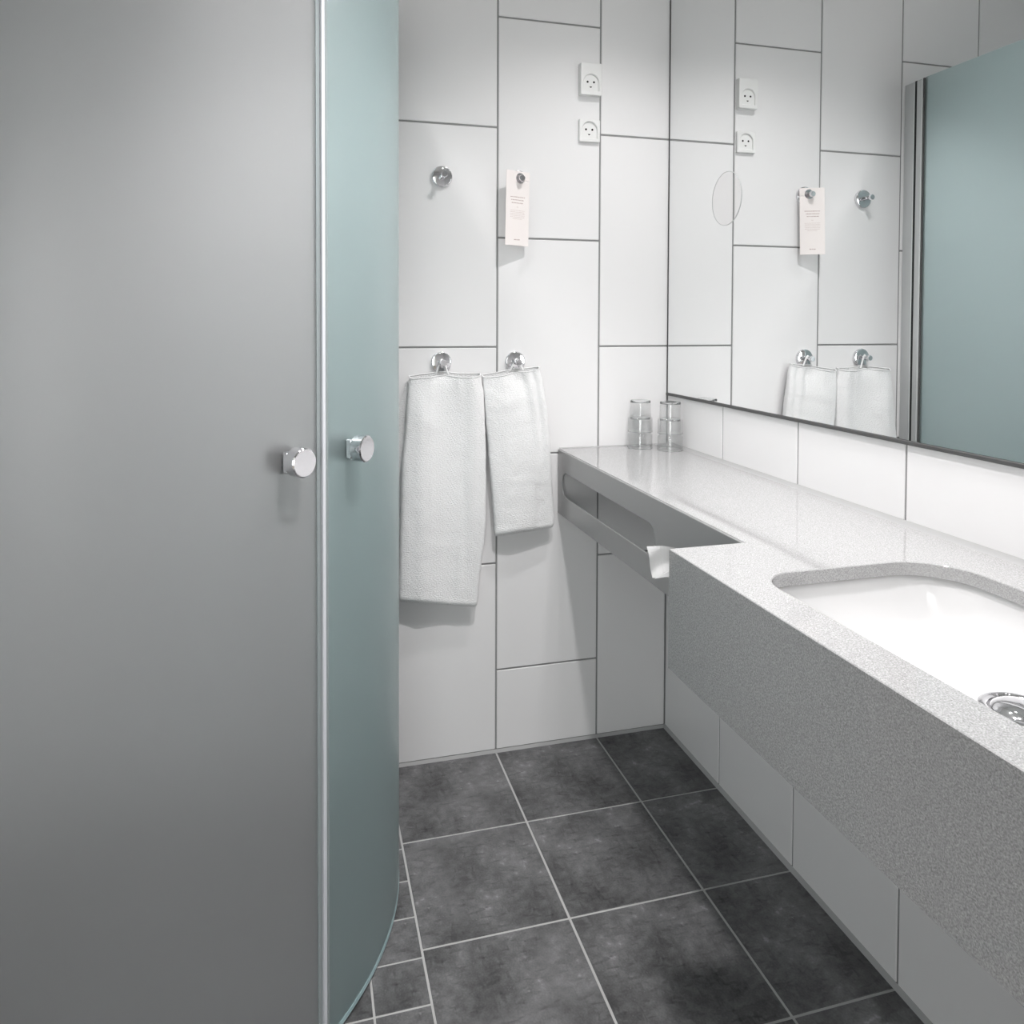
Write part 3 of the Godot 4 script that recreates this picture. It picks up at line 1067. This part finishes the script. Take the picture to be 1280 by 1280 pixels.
func towel_shape(xl: Array, xr: Array, depth: Array, top: Callable, bottom: Callable, ripple: Callable, z_back: float, rows := 90, around := 120, drop := 1.0) -> Array:
	# a folded towel: a flattened sleeve, open at the top, closed by its fold at the bottom; returns the shape and the loop at its top
	var f := FastNoiseLite.new()
	f.seed = 5
	f.frequency = 1.0
	f.fractal_octaves = 3
	var rings := []
	var round_rows := 8
	for i in rows + round_rows + 1:
		var t := minf(float(i) / rows, 1.0)
		var e := clampf(float(i - rows) / round_rows, 0.0, 1.0)   # the rounded fold at the bottom
		var l := key_at(xl, t)
		var r := key_at(xr, t)
		var d := key_at(depth, t)
		var ring := []
		for j in around:
			var a := TAU * j / around
			var cx := signf(cos(a)) * pow(absf(cos(a)), 0.42)
			var sz := signf(sin(a)) * pow(absf(sin(a)), 0.55)
			var sx := (cx + 1.0) / 2.0
			var shrink := cos(e * PI / 2.0)
			var half := d / 2.0
			var x := lerpf(l, r, sx)
			if e > 0.0:
				x = lerpf(l, r, 0.5) + (x - lerpf(l, r, 0.5)) * (1.0 - 0.06 * (1.0 - shrink))
			var front := maxf(sz, 0.0)
			var z := z_back + half + sz * half * maxf(shrink, 0.02)
			z += ripple.call(sx, t) * front * (1.0 - e)
			z += 0.0015 * f.get_noise_3d(x * 20.0, t * 8.0, 0.0) * front * (1.0 - e)
			x += 0.0011 * f.get_noise_3d(2.0, t * 30.0, cx * 3.0)
			var yt: float = top.call(sx) - 0.0085 * maxf(sz, 0.0) * drop
			var yb: float = bottom.call(sx)
			var rad := half * 0.9
			var y := lerpf(yt, yb + rad, t) - sin(e * PI / 2.0) * rad
			z = maxf(z, z_back)
			ring.append(Vector3(x, y, z))
		rings.append(ring)
	var k := rings.size()
	var norms := []
	for i in k:
		var nn := []
		for j in around:
			var du: Vector3 = rings[i][(j + 1) % around] - rings[i][(j + around - 1) % around]
			var dv: Vector3 = rings[mini(i + 1, k - 1)][j] - rings[maxi(i - 1, 0)][j]
			var n := du.cross(dv).normalized()
			var a := TAU * j / around
			if n.dot(Vector3(cos(a), 0, sin(a))) < 0.0 and i < k - 4:
				n = -n
			elif i >= k - 4:
				n = (n if n.y < 0.0 else -n)
			nn.append(n)
		norms.append(nn)
	var s := Shape.new()
	for i in k - 1:
		for j in around:
			var j2 := (j + 1) % around
			s.quad(rings[i][j], rings[i][j2], rings[i + 1][j2], rings[i + 1][j], norms[i][j], norms[i][j2], norms[i + 1][j2], norms[i + 1][j])
	return [s, rings[0], rings[2]]

func ridge(x: float, centre: float, width: float) -> float:
	var d := (x - centre) / width
	return exp(-d * d)

func build_towels() -> void:
	# long towel
	var t := thing("hanging_towel", "long white terry towel hanging beside the shower door", "towel", Vector3.ZERO, "white towels on wall hooks")
	var xl := [[0.0, -0.762], [0.15, -0.769], [0.45, -0.783], [1.0, -0.791]]
	var xr := [[0.0, -0.570], [0.08, -0.561], [0.35, -0.5560], [0.65, -0.5565], [1.0, -0.5785]]
	var depth := [[0.0, 0.030], [0.2, 0.040], [0.6, 0.046], [1.0, 0.046]]
	var top := func(sx: float) -> float: return 1.060 + 0.006 * ridge(sx, 0.46, 0.16) - 0.004 * ridge(sx, 0.0, 0.12)
	var bottom := func(sx: float) -> float: return lerpf(0.462, 0.428, sx)
	var ripple := func(sx: float, v: float) -> float:
		var pinch := exp(-v * 9.0)
		var r := -0.020 * ridge(sx, 0.46, 0.10) * pinch
		var c := 0.36 + 0.04 * v + 0.10 * smoothstep(0.3, 1.0, v)
		r += -0.012 * smoothstep(-0.06, 0.06, sx - c) * (1.0 - 0.7 * smoothstep(0.25, 0.62, sx - c)) * smoothstep(0.02, 0.2, v)
		r += 0.005 * ridge(sx, 0.16 + 0.1 * v, 0.09) * smoothstep(0.0, 0.15, v)
		r += 0.008 * ridge(sx, 0.86 - 0.10 * v, 0.10) * (1.0 - 0.4 * v)
		r += -0.003 * ridge(sx, 0.70 + 0.20 * (v - 0.4), 0.06) * smoothstep(0.3, 0.6, v) * (1.0 - smoothstep(0.8, 1.0, v))
		return r
	var made := towel_shape(xl, xr, depth, top, bottom, ripple, 0.010)
	put("front_fold", made[0], M.towel, t)
	var s := Shape.new()
	tube(s, made[1], 0.0017, 8, true)
	put("top_hem", s, M.towel, t)
	xl = [[0.0, -0.768], [0.14, -0.789], [0.5, -0.799], [1.0, -0.800]]
	xr = [[0.0, -0.60], [1.0, -0.60]]
	top = func(sx: float) -> float: return 1.052 - 0.010 * (1.0 - sx)
	bottom = func(_sx: float) -> float: return 0.480
	var none := func(_sx: float, _v: float) -> float: return 0.0
	made = towel_shape(xl, xr, [[0.0, 0.006], [1.0, 0.007]], top, bottom, none, 0.002, 50, 60)
	put("back_fold", made[0], M.towel, t)
	s = Shape.new()
	tube(s, [Vector3(-0.690, 1.058, 0.016), Vector3(-0.683, 1.080, 0.018), Vector3(-0.6775, 1.0955, 0.0195), Vector3(-0.6732, 1.0992, 0.020), Vector3(-0.6690, 1.0955, 0.0205), Vector3(-0.664, 1.080, 0.021), Vector3(-0.657, 1.058, 0.022)], 0.0026, 8, false, 1.0)
	put("hanging_loop", s, M.hem, t)
	# shorter towel
	t = thing("hanging_towel", "shorter white terry towel hanging next to the counter end", "towel", Vector3.ZERO, "white towels on wall hooks")
	xl = [[0.0, -0.5635], [0.25, -0.557], [0.45, -0.549], [1.0, -0.5315]]
	xr = [[0.0, -0.4035], [0.08, -0.394], [0.3, -0.381], [0.6, -0.371], [1.0, -0.3605]]
	depth = [[0.0, 0.026], [0.2, 0.036], [0.6, 0.042], [1.0, 0.042]]
	top = func(sx: float) -> float: return lerpf(1.056, 1.076, sx) + 0.004 * ridge(sx, 0.55, 0.15)
	bottom = func(sx: float) -> float: return lerpf(0.616, 0.630, sx)
	ripple = func(sx: float, v: float) -> float:
		var pinch := exp(-v * 8.0)
		var r := -0.014 * ridge(sx, 0.58, 0.10) * pinch
		r += -0.006 * ridge(sx, 0.66 + 0.10 * v, 0.06) * (1.0 - smoothstep(0.1, 0.55, v)) * smoothstep(0.0, 0.06, v)
		r += -0.007 * ridge(sx, 0.86, 0.05) * (1.0 - smoothstep(0.2, 0.75, v))
		r += 0.004 * ridge(sx, 0.30, 0.18)
		r += -0.007 * smoothstep(-0.07, 0.07, sx - 0.78 + 0.25 * (v - 0.5)) * smoothstep(0.4, 0.9, v)
		return r
	made = towel_shape(xl, xr, depth, top, bottom, ripple, 0.010)
	put("front_fold", made[0], M.towel, t)
	s = Shape.new()
	tube(s, made[1], 0.0017, 8, true)
	put("top_hem", s, M.towel, t)
	s = Shape.new()
	tube(s, [Vector3(-0.484, 1.066, 0.018), Vector3(-0.476, 1.083, 0.019), Vector3(-0.4705, 1.0950, 0.0195), Vector3(-0.4660, 1.0988, 0.020), Vector3(-0.4615, 1.0950, 0.0205), Vector3(-0.456, 1.083, 0.021), Vector3(-0.449, 1.068, 0.022)], 0.0026, 8, false, 1.0)
	put("hanging_loop", s, M.hem, t)

func build_tissue() -> void:
	# a folded paper tissue tip that sticks out at the corner where the counter widens
	var t := thing("paper_tissue", "small folded white paper tissue tip at the counter's corner", "tissue")
	var s := Shape.new()
	var nx := 14
	var ny := 12
	var grid := []
	for j in ny + 1:
		var row := []
		for i in nx + 1:
			var u := float(i) / nx
			var v := float(j) / ny
			# left edge leans in towards the lower end
			var x := lerpf(-0.4995 + 0.0125 * v, -0.425, u)
			var y := lerpf(0.8418 - 0.004 * smoothstep(0.3, 0.9, u), 0.7885 + 0.004 * u, v)
			var z := 0.8985 + 0.0225 * smoothstep(0.25, 0.85, u) + 0.0022 * sin(6.0 * v + 5.0 * u) * (1.0 - smoothstep(0.5, 0.8, u)) - 0.003 * v * (1.0 - u)
			row.append(Vector3(x, y, minf(z, 0.9212)))
		grid.append(row)
	for j in ny:
		for i in nx:
			var a: Vector3 = grid[j][i]
			var b: Vector3 = grid[j][i + 1]
			var c: Vector3 = grid[j + 1][i + 1]
			var d: Vector3 = grid[j + 1][i]
			var n := (c - a).cross(d - b).normalized()
			n = n if n.z > 0.0 else -n
			s.flat(a, b, c, d, n)
			var k := Vector3(0, 0, -0.0007)
			s.flat(a + k, b + k, c + k, d + k, -n)
	put("sheet", s, M.tissue, t)
	s = Shape.new()
	var A := Vector3(-0.4860, 0.7890, 0.8990)
	var B := Vector3(-0.4700, 0.8060, 0.9085)
	var C := Vector3(-0.4610, 0.7925, 0.9070)
	prism(s, PackedVector2Array([Vector2(0, 0), Vector2(0.0265, 0.0115), Vector2(0.0275, 0.0015)]), [], 0.0, 0.0010, 0.0, Transform3D(Basis((C - A).normalized(), Vector3.UP, (C - A).normalized().cross(Vector3.UP)), A + Vector3(0, 0, 0.0006)))
	put("folded_tip", s, M.tissue, t)

func _ready() -> void:
	make_materials()
	set_view()
	set_lamps()
	build_room()
	build_shower()
	build_counter()
	build_basin()
	build_mirror()
	build_glasses()
	build_fittings()
	build_towels()
	build_card()
	build_tissue()
